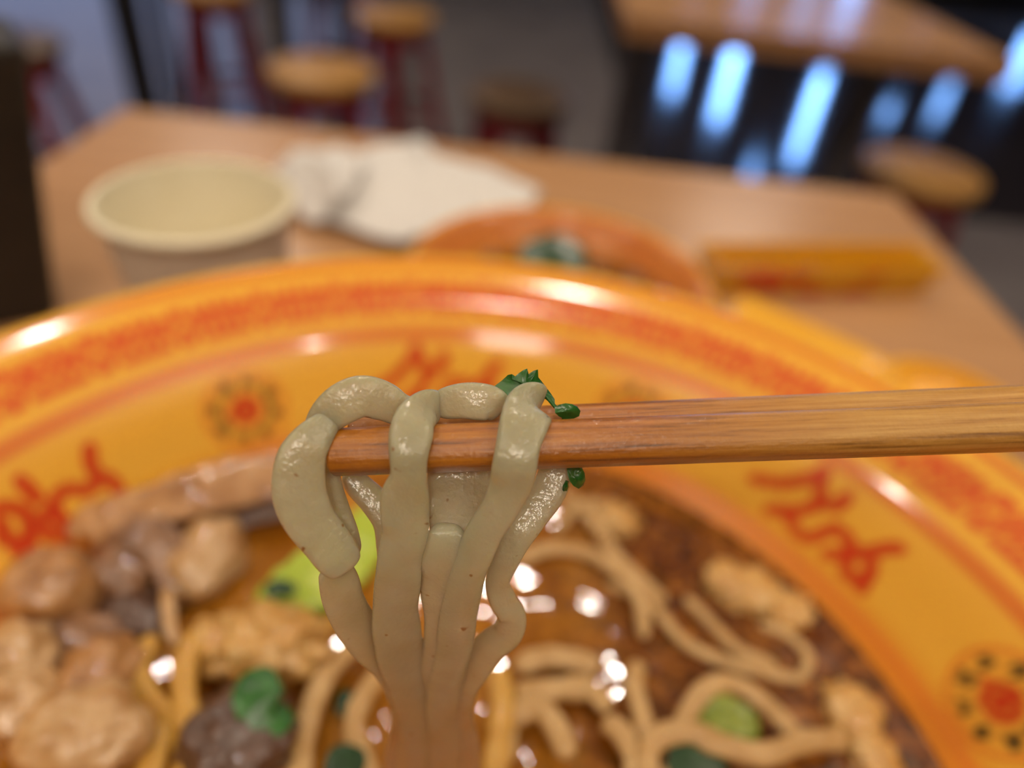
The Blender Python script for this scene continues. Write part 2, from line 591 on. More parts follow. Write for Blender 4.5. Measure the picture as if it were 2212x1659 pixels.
# dragon strokes measured on the bowl wall: (degrees round the bowl, 0 top .. 1 bottom of the wall, stroke half width mm)
DRAGON_A = [[(39.7, .58), (43.1, .47), (45.8, .26), (46.4, .14)], [(46.5, .2), (48.0, .38), (47.9, .49), (46.4, .63), (43.6, .76)],
            [(45.2, .68), (47.2, .75), (48.8, .78), (50.1, .74), (50.9, .6), (51.7, .5), (53.4, .51), (54.6, .62)],
            [(55.2, .54), (57.4, .55), (58.2, .66), (57.6, .76), (55.9, .78), (54.8, .66), (55.2, .54)],
            [(56.2, .5), (57.4, .35), (58.3, .28)], [(57.7, .7), (58.6, .78)], [(48.4, .41), (50.2, .33), (50.3, .22)], [(52.8, .76), (54.9, .64)]]
DRAGON_B = [[(-62.5, .26), (-62.3, .45)], [(-66.2, .34), (-65.2, .36), (-64.3, .44), (-64.0, .55), (-65.0, .67), (-66.0, .75)],
            [(-61.7, .66), (-61.4, .57), (-60.3, .52), (-58.9, .53), (-57.6, .62), (-56.2, .6)],
            [(-55.0, .30), (-55.8, .42), (-55.8, .56), (-54.8, .62), (-54.5, .76)], [(-61.7, .64), (-61.6, .77), (-62.4, .86)],
            [(-65.2, .68), (-67.0, .72)], [(-66.6, .47), (-67.2, .58), (-66.4, .67)], [(-62.2, .6), (-63.7, .65), (-63.5, .78)]]
GLYPHS = [[(-.8, .6, .8, .6), (-.3, 1, -.3, .3), (.3, 1, .3, .3), (-.7, .1, .7, .1), (-.7, -.9, -.7, .1), (.7, -.9, .7, .1), (0, .1, 0, -.8)],
          [(-.8, .8, .8, .8), (-.8, .4, .8, .4), (0, 1, 0, -.2), (-.9, 0, .9, 0), (-.6, -.5, .6, -.5), (.3, -.3, .3, -1), (-.4, -.7, -.2, -1)],
          [(-.9, .5, .9, .5), (-.9, -.1, .9, -.1), (-.6, .9, -.6, -.1), (0, .5, 0, -.1), (.6, .5, .6, -.1), (-.7, -.5, -.9, -.9), (0, -.5, 0, -.9), (.7, -.5, .9, -.9)],
          [(-.9, .8, -.2, .8), (-.9, .3, -.2, .3), (-.5, .8, -.5, -.8), (.1, .9, .9, .9), (.1, 0, .9, 0), (.1, -.9, .9, -.9), (.5, .9, .5, -.9), (.1, .9, .1, -.9), (.9, .9, .9, -.9)]]


def paint_bowl(theta, rad, zz, wall_v, s_mm, on_wall, red=1.0):
    """colour of the print: theta in degrees, rad in m, v down the wall"""
    n = theta.shape
    col = np.tile(YEL, n + (1,)) if False else np.ones(n + (3,)) * YEL
    orange = np.array(srgb(228, 112, 22)[:3]); redc = np.array(srgb(214, 70, 26)[:3])
    def put(mask, c):
        m = np.clip(mask, 0, 1)[..., None]
        col[...] = col * (1 - m) + c * m
    soft = lambda d, w, e=0.0005: np.clip((w - d) / e + 0.5, 0, 1)
    return col, orange, redc, put, soft


def build_big_bowl():
    prof_in = smooth_profile([(0.0005, 0.0085), (0.050, 0.009), (0.082, 0.019), (0.104, 0.0325), (0.116, 0.044), (0.1215, 0.0515), (0.1285, 0.0618), (0.134, 0.0686), (0.139, 0.0730), (0.144, 0.0761), (0.150, 0.0784), (0.156, 0.0797), (0.1605, 0.0803), (0.1628, 0.0803), (0.164, 0.0792)], 150)
    prof_out = smooth_profile([(0.1638, 0.0775), (0.160, 0.0765), (0.148, 0.0712), (0.137, 0.066), (0.1305, 0.0585), (0.118, 0.040), (0.104, 0.026), (0.080, 0.012), (0.062, 0.0065), (0.060, 0.001), (0.058, 0.0), (0.054, 0.001), (0.052, 0.004), (0.0005, 0.004)], 60)
    prof = np.vstack([prof_in, prof_out])
    m, n = len(prof), 1400
    ang = np.arange(n) / n * 2 * np.pi
    Rr = prof[:, 0]; Zz = prof[:, 1]
    X = np.sin(ang)[:, None] * Rr; Y = np.cos(ang)[:, None] * Rr
    V = np.stack([X, Y, np.broadcast_to(Zz, X.shape)], -1).reshape(-1, 3)
    # quads
    k = np.arange(n)[:, None]; i = np.arange(m - 1)[None, :]
    a = k * m + i; b = ((k + 1) % n) * m + i
    F = np.stack([a, b, b + 1, a + 1], -1).reshape(-1, 4)
    me = bpy.data.meshes.new('bowl_shell')
    me.vertices.add(len(V)); me.vertices.foreach_set('co', V.ravel())
    me.loops.add(F.size); me.loops.foreach_set('vertex_index', F.ravel())
    me.polygons.add(len(F))
    me.polygons.foreach_set('loop_start', np.arange(0, F.size, 4))
    me.polygons.foreach_set('loop_total', np.full(len(F), 4))
    me.update(); me.validate()
    me.polygons.foreach_set('use_smooth', np.ones(len(F), bool))
    # ---- print
    deg = np.degrees(ang); deg = np.where(deg > 180, deg - 360, deg)
    T = np.broadcast_to(deg[:, None], X.shape); RAD = np.broadcast_to(Rr[None, :], X.shape)
    col = np.ones(X.shape + (3,)) * YEL
    inside = np.zeros(m, bool); inside[:len(prof_in)] = True
    IN = np.broadcast_to(inside[None, :], X.shape)
    orange = np.array(srgb(222, 122, 44)[:3]); redc = np.array(srgb(206, 66, 32)[:3]); band = np.array(srgb(216, 100, 50)[:3])
    black = np.array(srgb(38, 44, 30)[:3])
    def put(mask, c):
        mk = (np.clip(mask, 0, 1) * IN)[..., None]
        col[...] = col * (1 - mk) + c * mk
    soft = lambda d, w, e=0.0006: np.clip((w - d) / e + 0.5, 0, 1)
    put(soft(np.abs(RAD - 0.1575), 0.0019, 0.001), orange)
    put(soft(np.abs(RAD - 0.1338), 0.0016, 0.001), orange)
    put(soft(np.abs(RAD - 0.1140), 0.0040, 0.004) * 0.8, np.array(srgb(216, 120, 30)[:3]))
    put(soft(np.abs(RAD - 0.1163), 0.0007), orange)
    # fret band: blocks of key pattern with flower lozenges between
    per = 360 / 39
    u = ((T + 35.5) / per) % 1.0
    uu = np.where(u > 0.5, u - 1, u) * per * np.pi / 180 * 0.1443 * 1000     # mm from block centre
    v = (RAD - 0.1440) * 1000                                                 # mm across the band
    v = v - 0.7
    blk = (np.abs(uu) < 7.4) & (np.abs(v) < 6.2)
    g1 = (np.abs(((uu + 20.0) % 3.7) - 1.85) < 1.02) | (np.abs(((v + 20) % 4.1) - 2.05) < 1.05)
    put((blk & g1) * 1.0, band)
    put((blk & ~g1) * 0.12, band)
    fu = np.where(u > 0.5, u - 0.5, u + 0.5) - 0.5
    fu = (u - 0.5) * per * np.pi / 180 * 0.1443 * 1000
    rr = np.hypot(fu, v); an = np.arctan2(v, fu)
    petal = 4.9 + 1.1 * np.cos(4 * an)
    fl = (rr < petal + 1.2) & (np.abs(v) < 6.4)
    put(fl * 1.0, band)
    put((rr < 1.7) * 0.75, YEL)
    put(((np.abs(rr - 3.5) < 0.5) & (np.cos(8 * an) > 0)) * 0.7, YEL)
    # wall print
    v01 = np.clip((0.0680 - Zz) / 0.024, -0.5, 1.6)
    VV = np.broadcast_to(v01[None, :], X.shape)
    onwall = (VV > -0.1) & (VV < 1.1)
    smm = 30.0
    def local(th0):
        d = (T - th0 + 180) % 360 - 180
        return d * np.pi / 180 * 125.0, VV * smm
    def strokes(drg, shift, mirror=False):
        for st in drg:
            pts = []
            for a, q in st:
                pts.append((a + shift, q))
            a0 = np.mean([p[0] for p in pts])
            lx, ly = local(a0)
            sel = onwall & (np.abs(lx) < 26)
            d = np.full(X.shape, 1e9)
            P = [((p[0] - a0) * np.pi / 180 * 125, p[1] * smm) for p in pts]
            d[sel] = seg_dist(lx[sel], ly[sel], P)
            put(np.clip((1.95 - d) / 0.7 + 0.5, 0, 1) * 0.95, redc)
    strokes(DRAGON_A, 0); strokes(DRAGON_B, 0); strokes(DRAGON_A, -58.5)
    strokes(DRAGON_A, 58); strokes(DRAGON_B, -58); strokes(DRAGON_A, 118)
    for j, th0 in enumerate((-36.4, 20.8, 76.0, 134, -94, -152)):
        lx, ly = local(th0)
        ly = ly - 0.52 * smm
        sel = onwall & (np.abs(lx) < 16)
        rr = np.where(sel, np.hypot(lx, ly), 1e9)
        an = np.arctan2(ly, lx)
        put(np.clip((0.55 - np.abs(rr - 11.8)) / 0.5 + 0.5, 0, 1) * 0.9, orange)
        put(np.clip((11.5 - rr) / 0.5, 0, 1) * 0.25, orange)
        put(np.clip((4.6 - rr) / 0.5 + 0.5, 0, 1), redc)
        put(np.clip((0.35 - np.abs(rr - 2.4)) / 0.3 + 0.5, 0, 1) * 0.5, YEL)
        put(sel * np.clip((0.9 - np.abs(np.hypot(lx + 5.4, ly + 0.4) - 0)) / 0.5 + 0.5, 0, 1), redc)
        for g in range(8):
            ga = math.pi / 4 * g + 0.35
            gx, gy = 8.2 * math.cos(ga), 8.2 * math.sin(ga)
            ux, uy = math.cos(ga), math.sin(ga)             # glyph 'up' points outward
            dd = np.full(X.shape, 1e9)
            px_ = lx[sel] - gx; py_ = ly[sel] - gy
            qx = -px_ * uy + py_ * ux; qy = px_ * ux + py_ * uy
            best = np.full(qx.shape, 1e9)
            for (x0, y0, x1, y1) in GLYPHS[g % 4]:
                best = np.minimum(best, seg_dist(qx, qy, [(x0 * 1.85, y0 * 1.85), (x1 * 1.85, y1 * 1.85)]))
            dd[sel] = best
            put(np.clip((0.30 - dd) / 0.25 + 0.5, 0, 1), black)
    ca = me.color_attributes.new('print_color', 'FLOAT_COLOR', 'POINT')
    rgba = np.ones((len(V), 4), np.float32); rgba[:, :3] = col.reshape(-1, 3)
    ca.data.foreach_set('color', rgba.ravel())
    me.materials.append(M['bowl'])
    o = bpy.data.objects.new('noodle_bowl', me)
    link(o)
    o.location = (BX, BY, BZ)
    return tag(o, 'large yellow melamine noodle bowl printed with red dragons, medallions and a fret band', 'bowl')


bowl = build_big_bowl()

SOUP = 0.7905
# ------------------------------------------------------------------ broth
def disc(r, n=96, rings=40, amp=0.0, sc=60, depth=0.004):
    mb = MB()
    vs, fs = [(0, 0, 0)], []
    for k in range(1, rings + 1):
        q = r * k / rings
        for j in range(n):
            a = 2 * math.pi * j / n
            x, y = q * math.sin(a), q * math.cos(a)
            z = amp * (mnoise.noise(Vector((x * sc, y * sc, 3.1))) + 0.5 * mnoise.noise(Vector((x * sc * 2.7, y * sc * 2.7, 9.1)))) * (1 if k < rings else 0)
            vs.append((x, y, z))
    for j in range(n): fs.append((0, 1 + j, 1 + (j + 1) % n))
    for k in range(rings - 1):
        for j in range(n):
            a = 1 + k * n + j; b = 1 + k * n + (j + 1) % n
            fs.append((a, a + n, b + n, b))
    base = len(vs)
    for j in range(n):
        a = 2 * math.pi * j / n
        vs.append(((r - depth * 1.1) * math.sin(a), (r - depth * 1.1) * math.cos(a), -depth))
    for j in range(n):
        a = 1 + (rings - 1) * n + j; b = 1 + (rings - 1) * n + (j + 1) % n
        fs.append((a, base + j, base + (j + 1) % n, b))
    fs.append(tuple(range(base, base + n)))
    return mb.add(vs, fs)


br = disc(0.1128, 120, 56, 0.0011, 70).build('broth', M['broth'])
br.location = (BX, BY, SOUP)
tag(br, 'orange brown chili broth with dark oil filling the big bowl', 'soup')


# ------------------------------------------------------------------ noodle strands
def catmull(P, per):
    P = [np.array(p, float) for p in P]
    Q = [2 * P[0] - P[1]] + P + [2 * P[-1] - P[-2]]
    out = []
    for i in range(len(Q) - 3):
        a, b, c, d = Q[i:i + 4]
        for j in range(per):
            t = j / per
            out.append(0.5 * ((2 * b) + (-a + c) * t + (2 * a - 5 * b + 4 * c - d) * t * t + (-a + 3 * b - 3 * c + d) * t ** 3))
    out.append(P[-1])
    return np.array(out)


def strand_mesh(path, widths, thicks, face, per=10, sides=18, wob=0.10, seed=0.0):
    """flat noodle: path of points (m), half widths and half thicknesses (m); face = where its broad side looks"""
    full = catmull([tuple(p) + (w, t) for p, w, t in zip(path, widths, thicks)], per)
    pts = [Vector(q[:3]) for q in full]
    mb = MB()
    vs, fs = [], []
    prev = None
    N = len(pts)
    for i, p in enumerate(pts):
        t = (pts[min(i + 1, N - 1)] - pts[max(i - 1, 0)]).normalized()
        f = face(p) if callable(face) else Vector(face)
        n = f - t * f.dot(t)
        strength = n.length
        n = n.normalized() if strength > 1e-6 else None
        if prev is not None:
            q = (prev - t * prev.dot(t)).normalized()
            if n is None: n = q
            else:
                if n.dot(q) < 0: n = -n
                k = min(1.0, strength * 1.4)
                n = (n * k + q * (1.2 - k * 0.9)).normalized()
        prev = n
        b = t.cross(n)
        w = full[i][3] * (1 + wob * mnoise.noise(p * 260 + Vector((seed, 0, 0))))
        h = full[i][4] * (1 + wob * mnoise.noise(p * 330 + Vector((0, seed, 5))))
        end = min(i, N - 1 - i)
        k = 1.0 if end > 3 else (0.30, 0.68, 0.88, 0.97)[end]
        w *= k; h *= k
        for s in range(sides):
            a = 2 * math.pi * s / sides
            ca, sa = math.cos(a), math.sin(a)
            e = 0.72
            x = math.copysign(abs(ca) ** e, ca) * w
            y = math.copysign(abs(sa) ** e, sa) * h
            d = 0.10 * h * mnoise.noise((p + b * x) * 420 + Vector((seed, seed, 0)))
            vs.append(p + b * x + n * (y + d))
    for i in range(N - 1):
        for s in range(sides):
            a = i * sides + s; c = i * sides + (s + 1) % sides
            fs.append((a, c, c + sides, a + sides))
    fs.append(tuple(range(sides - 1, -1, -1)))
    fs.append(tuple(range((N - 1) * sides, N * sides)))
    mb.add(vs, fs)
    return mb


to_cam = lambda p: (CAM_POS - p).normalized()


def held_noodle(pts, label, mat='noodle', thick=0.00085, seed=0.0):
    """pts: (px, py, depth, width px)"""
    path = [at_depth(x, y, d) for x, y, d, w in pts]
    ws = [w * d / F_PX / 2 for x, y, d, w in pts]
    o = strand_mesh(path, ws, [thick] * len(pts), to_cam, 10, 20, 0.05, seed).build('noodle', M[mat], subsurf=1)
    return tag(o, label, 'noodle', 'noodles lifted by the chopsticks')


STICK = 0.0800          # depth of the front chopstick's axis
def cr(l, o=(560, 780), s=2.962):
    return [(o[0] + x / s, o[1] + y / s, d, w / s) for x, y, d, w in l]
def cr4(l):
    return cr(l, (560, 1200), 2.989)


F0 = 0.0762
TAIL_D = [(900, 1760, 0.122, 95), (900, 1850, 0.135, 95)]
# left loop: hump over the tips, then down the left side
held_noodle(cr([(1010, 340, .0815, 190), (900, 310, .0806, 215), (790, 255, .0798, 255), (660, 225, .0788, 270), (540, 270, .0783, 275), (440, 350, .0784, 240), (380, 440, .0790, 200), (350, 520, .0798, 160)]),
            'noodle humped over the tips of the chopsticks at their left end', seed=1)
held_noodle(cr([(500, 330, .0792, 120), (420, 410, .0780, 190), (340, 500, .0772, 260), (280, 600, .0768, 310), (255, 720, .0767, 330), (260, 860, .0769, 340), (320, 1010, .0774, 325), (420, 1140, .0781, 310), (510, 1260, .0787, 285), (570, 1340, .0795, 200)]),
            'outermost left noodle bulging round beside the chopstick tips', seed=2)
held_noodle(cr([(430, 560, .0812, 120), (455, 760, .0812, 130), (490, 930, .0815, 160), (560, 1100, .0818, 150), (610, 1250, .0822, 110)]),
            'narrow noodle edge just inside the left loop, under the chopstick tip', seed=3)
held_noodle(cr4([(480, 60, .0805, 200), (515, 170, .0815, 255), (545, 290, .0830, 270), (610, 420, .0855, 270), (720, 560, .0885, 270), (850, 700, .0925, 250), (940, 880, .0975, 240), (960, 1080, .1050, 220), (920, 1300, .113, 220)]) + [(860, 1760, .124, 80), (850, 1850, .137, 80)],
            'noodle running from the left loop down into the joined bunch', seed=4)
# strand in front, left
held_noodle(cr([(1150, 300, .0822, 220), (1075, 300, .0798, 240), (1000, 370, .0772, 270), (970, 480, F0, 285), (957, 610, .0758, 255), (955, 730, .0762, 240), (935, 850, .0770, 300), (932, 970, .0777, 320), (935, 1090, .0786, 300), (905, 1230, .0797, 290), (890, 1390, .0812, 300)])
            + cr4([(880, 350, .0845, 300), (900, 560, .0880, 320), (960, 780, .0930, 300), (1010, 980, .0985, 260), (1010, 1180, .104, 230)]) + [(885, 1680, .112, 80), (870, 1850, .137, 80)],
            'noodle hanging over the front chopstick, the left of the two crossing it', seed=5)
# hump between the two, behind the front stick
held_noodle(cr([(1110, 300, .0825, 110), (1180, 275, .0815, 200), (1290, 255, .0808, 230), (1400, 258, .0806, 240), (1490, 275, .0808, 225), (1550, 320, .0815, 180)]),
            'short noodle hump lying on top of the chopsticks beside the green leaf', seed=6)
# strand in front, right
held_noodle(cr([(1760, 300, .0828, 300), (1735, 295, .0800, 330), (1700, 380, .0774, 320), (1660, 520, F0, 295), (1632, 680, .0759, 290), (1605, 800, .0768, 280), (1535, 950, .0777, 250), (1450, 1080, .0786, 240), (1385, 1220, .0796, 240), (1320, 1380, .0812, 250)])
            + cr4([(1290, 350, .0842, 250), (1260, 560, .0880, 250), (1215, 760, .0925, 240), (1190, 960, .0975, 240), (1200, 1160, .1035, 240)]) + [(955, 1680, .112, 80), (940, 1850, .137, 80)],
            'noodle hanging over the front chopstick, the right of the two crossing it', seed=7)
# behind the front stick
held_noodle(cr([(1290, 560, .0846, 420), (1285, 760, .0840, 430), (1275, 920, .0828, 400), (1240, 1060, .0818, 330), (1210, 1160, .0813, 240)]),
            'broad noodle hanging behind the front chopstick between the two crossing noodles', thick=0.0009, seed=8)
held_noodle(cr([(1205, 1045, .0806, 130), (1200, 1110, .0799, 260), (1195, 1230, .0803, 330), (1190, 1360, .0816, 330)])
            + cr4([(1170, 250, .0835, 260), (1165, 400, .0862, 200), (1180, 600, .0900, 260), (1170, 800, .0945, 320), (1120, 1000, .100, 330), (1090, 1200, .106, 330)]) + [(920, 1700, .114, 110), (905, 1850, .137, 110)],
            'noodle in the middle of the bunch with a rounded upper end', seed=9)
held_noodle(cr([(1930, 560, .0842, 200), (1895, 720, .0842, 220), (1840, 850, .0838, 230), (1745, 980, .0832, 220), (1650, 1120, .0828, 210), (1580, 1260, .0832, 190)])
            + cr4([(1540, 170, .0844, 165), (1575, 290, .0854, 180), (1632, 395, .0866, 185), (1600, 500, .0880, 200), (1490, 590, .0898, 220), (1390, 720, .0925, 220), (1300, 870, .0960, 220), (1270, 1050, .101, 230), (1310, 1240, .107, 230)]) + [(1000, 1720, .116, 80), (990, 1850, .137, 80)],
            'rightmost noodle, kinked outwards low down like an elbow', seed=10)
held_noodle(cr([(560, 700, .0850, 130), (640, 800, .0850, 170), (740, 900, .0848, 190), (830, 1030, .0846, 200), (860, 1200, .0848, 220), (870, 1400, .0856, 220)])
            + cr4([(900, 420, .0880, 240), (960, 700, .0935, 240), (1040, 960, .100, 240)]) + [(925, 1700, .114, 90), (915, 1850, .137, 90)],
            'noodle running behind, from under the chopstick tip into the bunch', seed=11)


# ------------------------------------------------------------------ chopsticks
def chopstick(px0, py0, d0, px1, py1, d1, r0, r1, label, roll=0.0):
    a, b = at_depth(px0, py0, d0), at_depth(px1, py1, d1)
    ax = (b - a).normalized()
    L = (b - a).length
    ext = 0.16                                        # the rest of the stick, out of the picture
    up = (Vector((0, 0, 1)) - ax * ax.z).normalized()
    rot = Matrix((ax, up.cross(ax).normalized() * 1, up)).transposed()
    n, k = 40, 60
    vs, fs = [], []
    tot = L + ext
    xs = [0.0, 0.00012, 0.0004] + [tot * (i / k) for i in range(1, k + 1)]
    rs = [0.90, 0.97, 1.0] + [1.0] * k
    for x, q in zip(xs, rs):
        r = (r0 + (r1 - r0) * min(1.3, x / L)) * q
        for j in range(n):
            t = 2 * math.pi * j / n
            f = 1 + 0.055 * math.cos(4 * (t - R(167) - roll)) + 0.012 * mnoise.noise(Vector((x * 12, math.cos(t) * 3, math.sin(t) * 3)))
            vs.append((x, r * f * math.cos(t), r * f * math.sin(t)))
    m = len(xs)
    for i in range(m - 1):
        for j in range(n):
            p = i * n + j; q = i * n + (j + 1) % n
            fs.append((p, p + n, q + n, q))
    fs.append(tuple(range(n))); fs.append(tuple(range(m * n - 1, (m - 1) * n - 1, -1)))
    o = MB().add(vs, fs).build('chopstick', M['bamboo'])
    o.matrix_world = Matrix.Translation(a) @ rot.to_4x4()
    return tag(o, label, 'chopstick', 'pair of bamboo chopsticks')


chopstick(717, 977, .0800, 2212, 922, .0800, .00276, .00284, 'front bamboo chopstick, lower one, with two noodles hung across it', 0.0)
chopstick(760, 938, .0872, 2212, 878, .0866, .00262, .00280, 'rear bamboo chopstick, upper one, mostly hidden behind the front stick', 0.2)


# ------------------------------------------------------------------ cilantro
def leaf_mesh(outline, depth, th=0.00012, curl=0.0006):
    P = [at_depth(x, y, depth + curl * math.sin(x * 0.05 + y * 0.03)) for x, y in outline]
    c = sum(P, Vector()) / len(P)
    nrm = to_cam(c)
    c2 = c + nrm * 0.0006
    rings = [0.0, 0.35, 0.7, 1.0]
    vs, fs = [], []
    n = len(P)
    for side in (1, -1):
        base = len(vs)
        vs.append(c2 + nrm * th * side)
        for q in rings[1:]:
            for p in P:
                x = c2.lerp(p, q)
                vs.append(x + nrm * (th * side * (1 if q < 1 else 0.3) + 0.0002 * math.sin(q * 9 + len(vs) * 0.9) * (q < 1)))
        for j in range(n): fs.append((base, base + 1 + j, base + 1 + (j + 1) % n))
        for k in range(2):
            for j in range(n):
                a = base + 1 + k * n + j; b = base + 1 + k * n + (j + 1) % n
                fs.append((a, a + n, b + n, b))
    h = 1 + 3 * n
    for j in range(n):
        a = 1 + 2 * n + j; b = 1 + 2 * n + (j + 1) % n
        fs.append((a, b, b + h, a + h))
    return MB().add(vs, fs)


sprig = empty('cilantro_sprig', at_depth(1180, 870, .0825), 'green cilantro sprig caught behind the right-hand noodle on the chopsticks', 'herb')
def sprig_part(name, mb):
    o = mb.build(name, M['leaf'], smooth=True)
    o.parent = sprig
    o.matrix_parent_inverse = Matrix.Translation(-sprig.location)
    return o
sprig_part('leaf', leaf_mesh([(1068, 834), (1084, 822), (1097, 810), (1106, 808), (1106, 819), (1118, 808), (1131, 799), (1139, 796), (1142, 808), (1152, 801), (1162, 798), (1163, 815), (1172, 826), (1181, 838), (1190, 850), (1198, 862), (1199, 876), (1188, 870), (1176, 858), (1158, 862), (1130, 868), (1095, 872), (1078, 856)], .0822))
sprig_part('leaf', leaf_mesh([(1198, 880), (1208, 874), (1222, 871), (1236, 873), (1247, 878), (1254, 888), (1251, 899), (1240, 904), (1222, 906), (1208, 900), (1199, 892)], .0808))
sprig_part('leaf', leaf_mesh([(1224, 1010), (1240, 1004), (1256, 1008), (1263, 1022), (1265, 1037), (1260, 1049), (1250, 1056), (1239, 1050), (1231, 1040), (1226, 1026)], .0835))
sprig_part('leaf', leaf_mesh([(1222, 1036), (1229, 1040), (1229, 1052), (1224, 1062), (1216, 1068), (1210, 1062), (1214, 1048)], .0840))
sprig_part('stem', MB().tube(at_depth(1168, 842, .0818), at_depth(1200, 880, .0812), .00022).tube(at_depth(1200, 880, .0812), at_depth(1226, 890, .0808), .00020))
sprig_part('leaf_stalk', MB().tube(at_depth(1216, 892, .0838), at_depth(1232, 1020, .0840), .00022))
bit = leaf_mesh([(752, 1038), (760, 1034), (768, 1044), (774, 1058), (768, 1066), (760, 1056)], .0852, curl=0.0002).build('herb_scrap', M['leaf_dark'])
tag(bit, 'tiny dark green scrap under the chopstick tip behind the left noodles', 'herb')


# ------------------------------------------------------------------ things in the broth
def blob(name, mat, px, py, lift, wx, wy, hz, label, cat, group=None, rz=0.0, seed=0, amp=0.28, sc=2.0, lump=0.0):
    """irregular lump centred where the sight line meets the plane at SOUP + lift; half sizes in mm"""
    p = on_level(px, py, SOUP + lift / 1000)
    bm = bmesh.new()
    bmesh.ops.create_icosphere(bm, subdivisions=4, radius=1)
    for v in bm.verts:
        d = v.co.normalized()
        k = 1 + amp * mnoise.noise(d * sc + Vector((seed * 3.7, 1.3, seed))) + amp * 0.4 * mnoise.noise(d * sc * 2.6 + Vector((seed, 8.3, 0)))
        if lump: k += lump * mnoise.noise(d * 6.5 + Vector((seed, 2, 4)))
        v.co = Vector((d.x * wx * k, d.y * wy * k, d.z * hz * k)) / 1000
    me = bpy.data.meshes.new(name)
    bm.to_mesh(me); bm.free()
    for q in me.polygons: q.use_smooth = True
    me.materials.append(M[mat])
    o = bpy.data.objects.new(name, me)
    link(o)
    o.location = p
    o.rotation_euler = (0, 0, R(rz))
    return tag(o, label, cat, group)


GM = 'meat pieces in the bowl'
blob('meat_chunk', 'meat_tan', 110, 1268, 7, 12, 10, 9, 'rounded tan meat chunk at the left edge of the bowl contents', 'meat', GM, 20, 1, 0.16, 1.5)
blob('meat_chunk', 'meat_pale', 445, 1205, 6, 9, 12, 8, 'smooth pale meat chunk below the curled brown slice', 'meat', GM, -15, 2, 0.2, 1.6)
blob('meat_chunk', 'meat_pale', 38, 1420, 9, 8, 7.5, 7, 'small whitish meat chunk against the left picture edge', 'meat', GM, 0, 3)
blob('meat_chunk', 'meat_pale', 180, 1580, 13, 12.5, 9.5, 8, 'large pale meat chunk in the bottom left corner', 'meat', GM, 10, 4, 0.2, 1.8, 0.06)
blob('meat_chunk', 'meat_tan', 215, 1458, 9, 9, 8, 7, 'tan meat chunk above the large pale one', 'meat', GM, 40, 5)
blob('meat_chunk', 'meat_pale', 40, 1520, 10, 9, 7, 7, 'meat chunk at the left edge, second from the bottom', 'meat', GM, 10, 15)
blob('mince_lump', 'mince', 590, 1385, 8, 12, 9, 7, 'crumbly orange mince lump below the green bok choy', 'meat', GM, 0, 6, 0.35, 3, 0.2)
blob('mince_lump', 'mince', 480, 1395, 6, 8, 7, 6, 'crumbly mince lump left of the larger one', 'meat', GM, 0, 16, 0.35, 3, 0.2)
blob('beef_piece', 'meat_dark', 520, 1590, 10, 10.5, 11, 6, 'dark glistening beef piece at the bottom under the green leaf', 'meat', GM, 15, 7, 0.3, 2.5, 0.1)
blob('beef_piece', 'meat_brown', 170, 1400, 3, 12, 9, 5, 'brown beef piece tucked under the tan chunks at left', 'meat', GM, 0, 8)
blob('beef_piece', 'meat_dark', 290, 1330, 1, 11, 9, 5, 'dark beef piece in the hollow left of the noodles', 'meat', GM, 0, 9)
blob('beef_piece', 'meat_brown', 270, 1225, 5, 9, 9, 6, 'brown beef piece beside the rounded tan chunk', 'meat', GM, 30, 10, 0.18)
for k, (px, py, w, lab) in enumerate([(1620, 1275, 9, 'beige mince lump afloat right of centre in the dark oil'), (1700, 1320, 7, 'small beige mince lump next to the bowl wall'),
                                       (1560, 1250, 6, 'beige mince lump nearest the curved white noodle'), (1840, 1540, 8, 'speckled mince lump at the lower right of the broth'),
                                       (1880, 1620, 7, 'speckled mince lump lowest at the right wall'), (1330, 1120, 7, 'mince lump under the chopsticks in the reddish oil')]):
    blob('mince_lump', 'mince', px, py, 0.5, w, w * 0.8, 3.0, lab, 'meat', GM, k * 30, 20 + k, 0.4, 3, 0.25)


def sheet(name, mat, pts, half, thick, label, cat, group=None, per=12, face=(0, -0.35, 0.94), seed=0.0, wob=0.15):
    """flat curved slice along points (px, py, lift mm); half width list mm"""
    path = [on_level(x, y, SOUP + l / 1000) for x, y, l in pts]
    o = strand_mesh(path, [h / 1000 for h in half], [thick / 1000] * len(pts), face, per, 20, wob, seed).build(name, M[mat], subsurf=1)
    return tag(o, label, cat, group)


sheet('meat_slice', 'meat_tan', [(690, 1010, 8), (560, 1030, 12), (430, 1060, 14), (310, 1100, 14), (200, 1130, 11), (190, 1160, 8)], [6, 8, 7, 6, 6, 4], 1.6,
      'long curled brown meat slice lying along the left bowl wall', 'meat', GM, seed=31)
sheet('meat_slice', 'meat_dark', [(690, 1085, 6), (560, 1105, 7), (430, 1128, 7), (330, 1135, 7)], [3, 4, 4, 3], 1.2,
      'dark underside fold below the long curled slice', 'meat', GM, seed=36)
sheet('meat_slice', 'meat_brown', [(200, 1160, 8), (260, 1150, 12), (330, 1160, 13), (370, 1210, 10), (380, 1280, 7)], [3, 4, 5, 5, 4], 1.3,
      'folded grey brown slice under the long curled slice', 'meat', GM, seed=32)
sheet('meat_slice', 'meat_pale', [(360, 1270, 9), (365, 1320, 10), (372, 1370, 8), (395, 1390, 6)], [1.6, 1.6, 1.5, 1.2], 1.0,
      'thin pinkish fat strip hanging beside the dark hollow', 'meat', GM, seed=33)
sheet('meat_slice', 'meat_brown', [(700, 1015, 5), (620, 1010, 6), (540, 1030, 6)], [5, 6, 4], 1.4,
      'brown slice end behind the left noodle at the bowl wall', 'meat', GM, seed=34)
GG = 'green vegetables in the bowl'
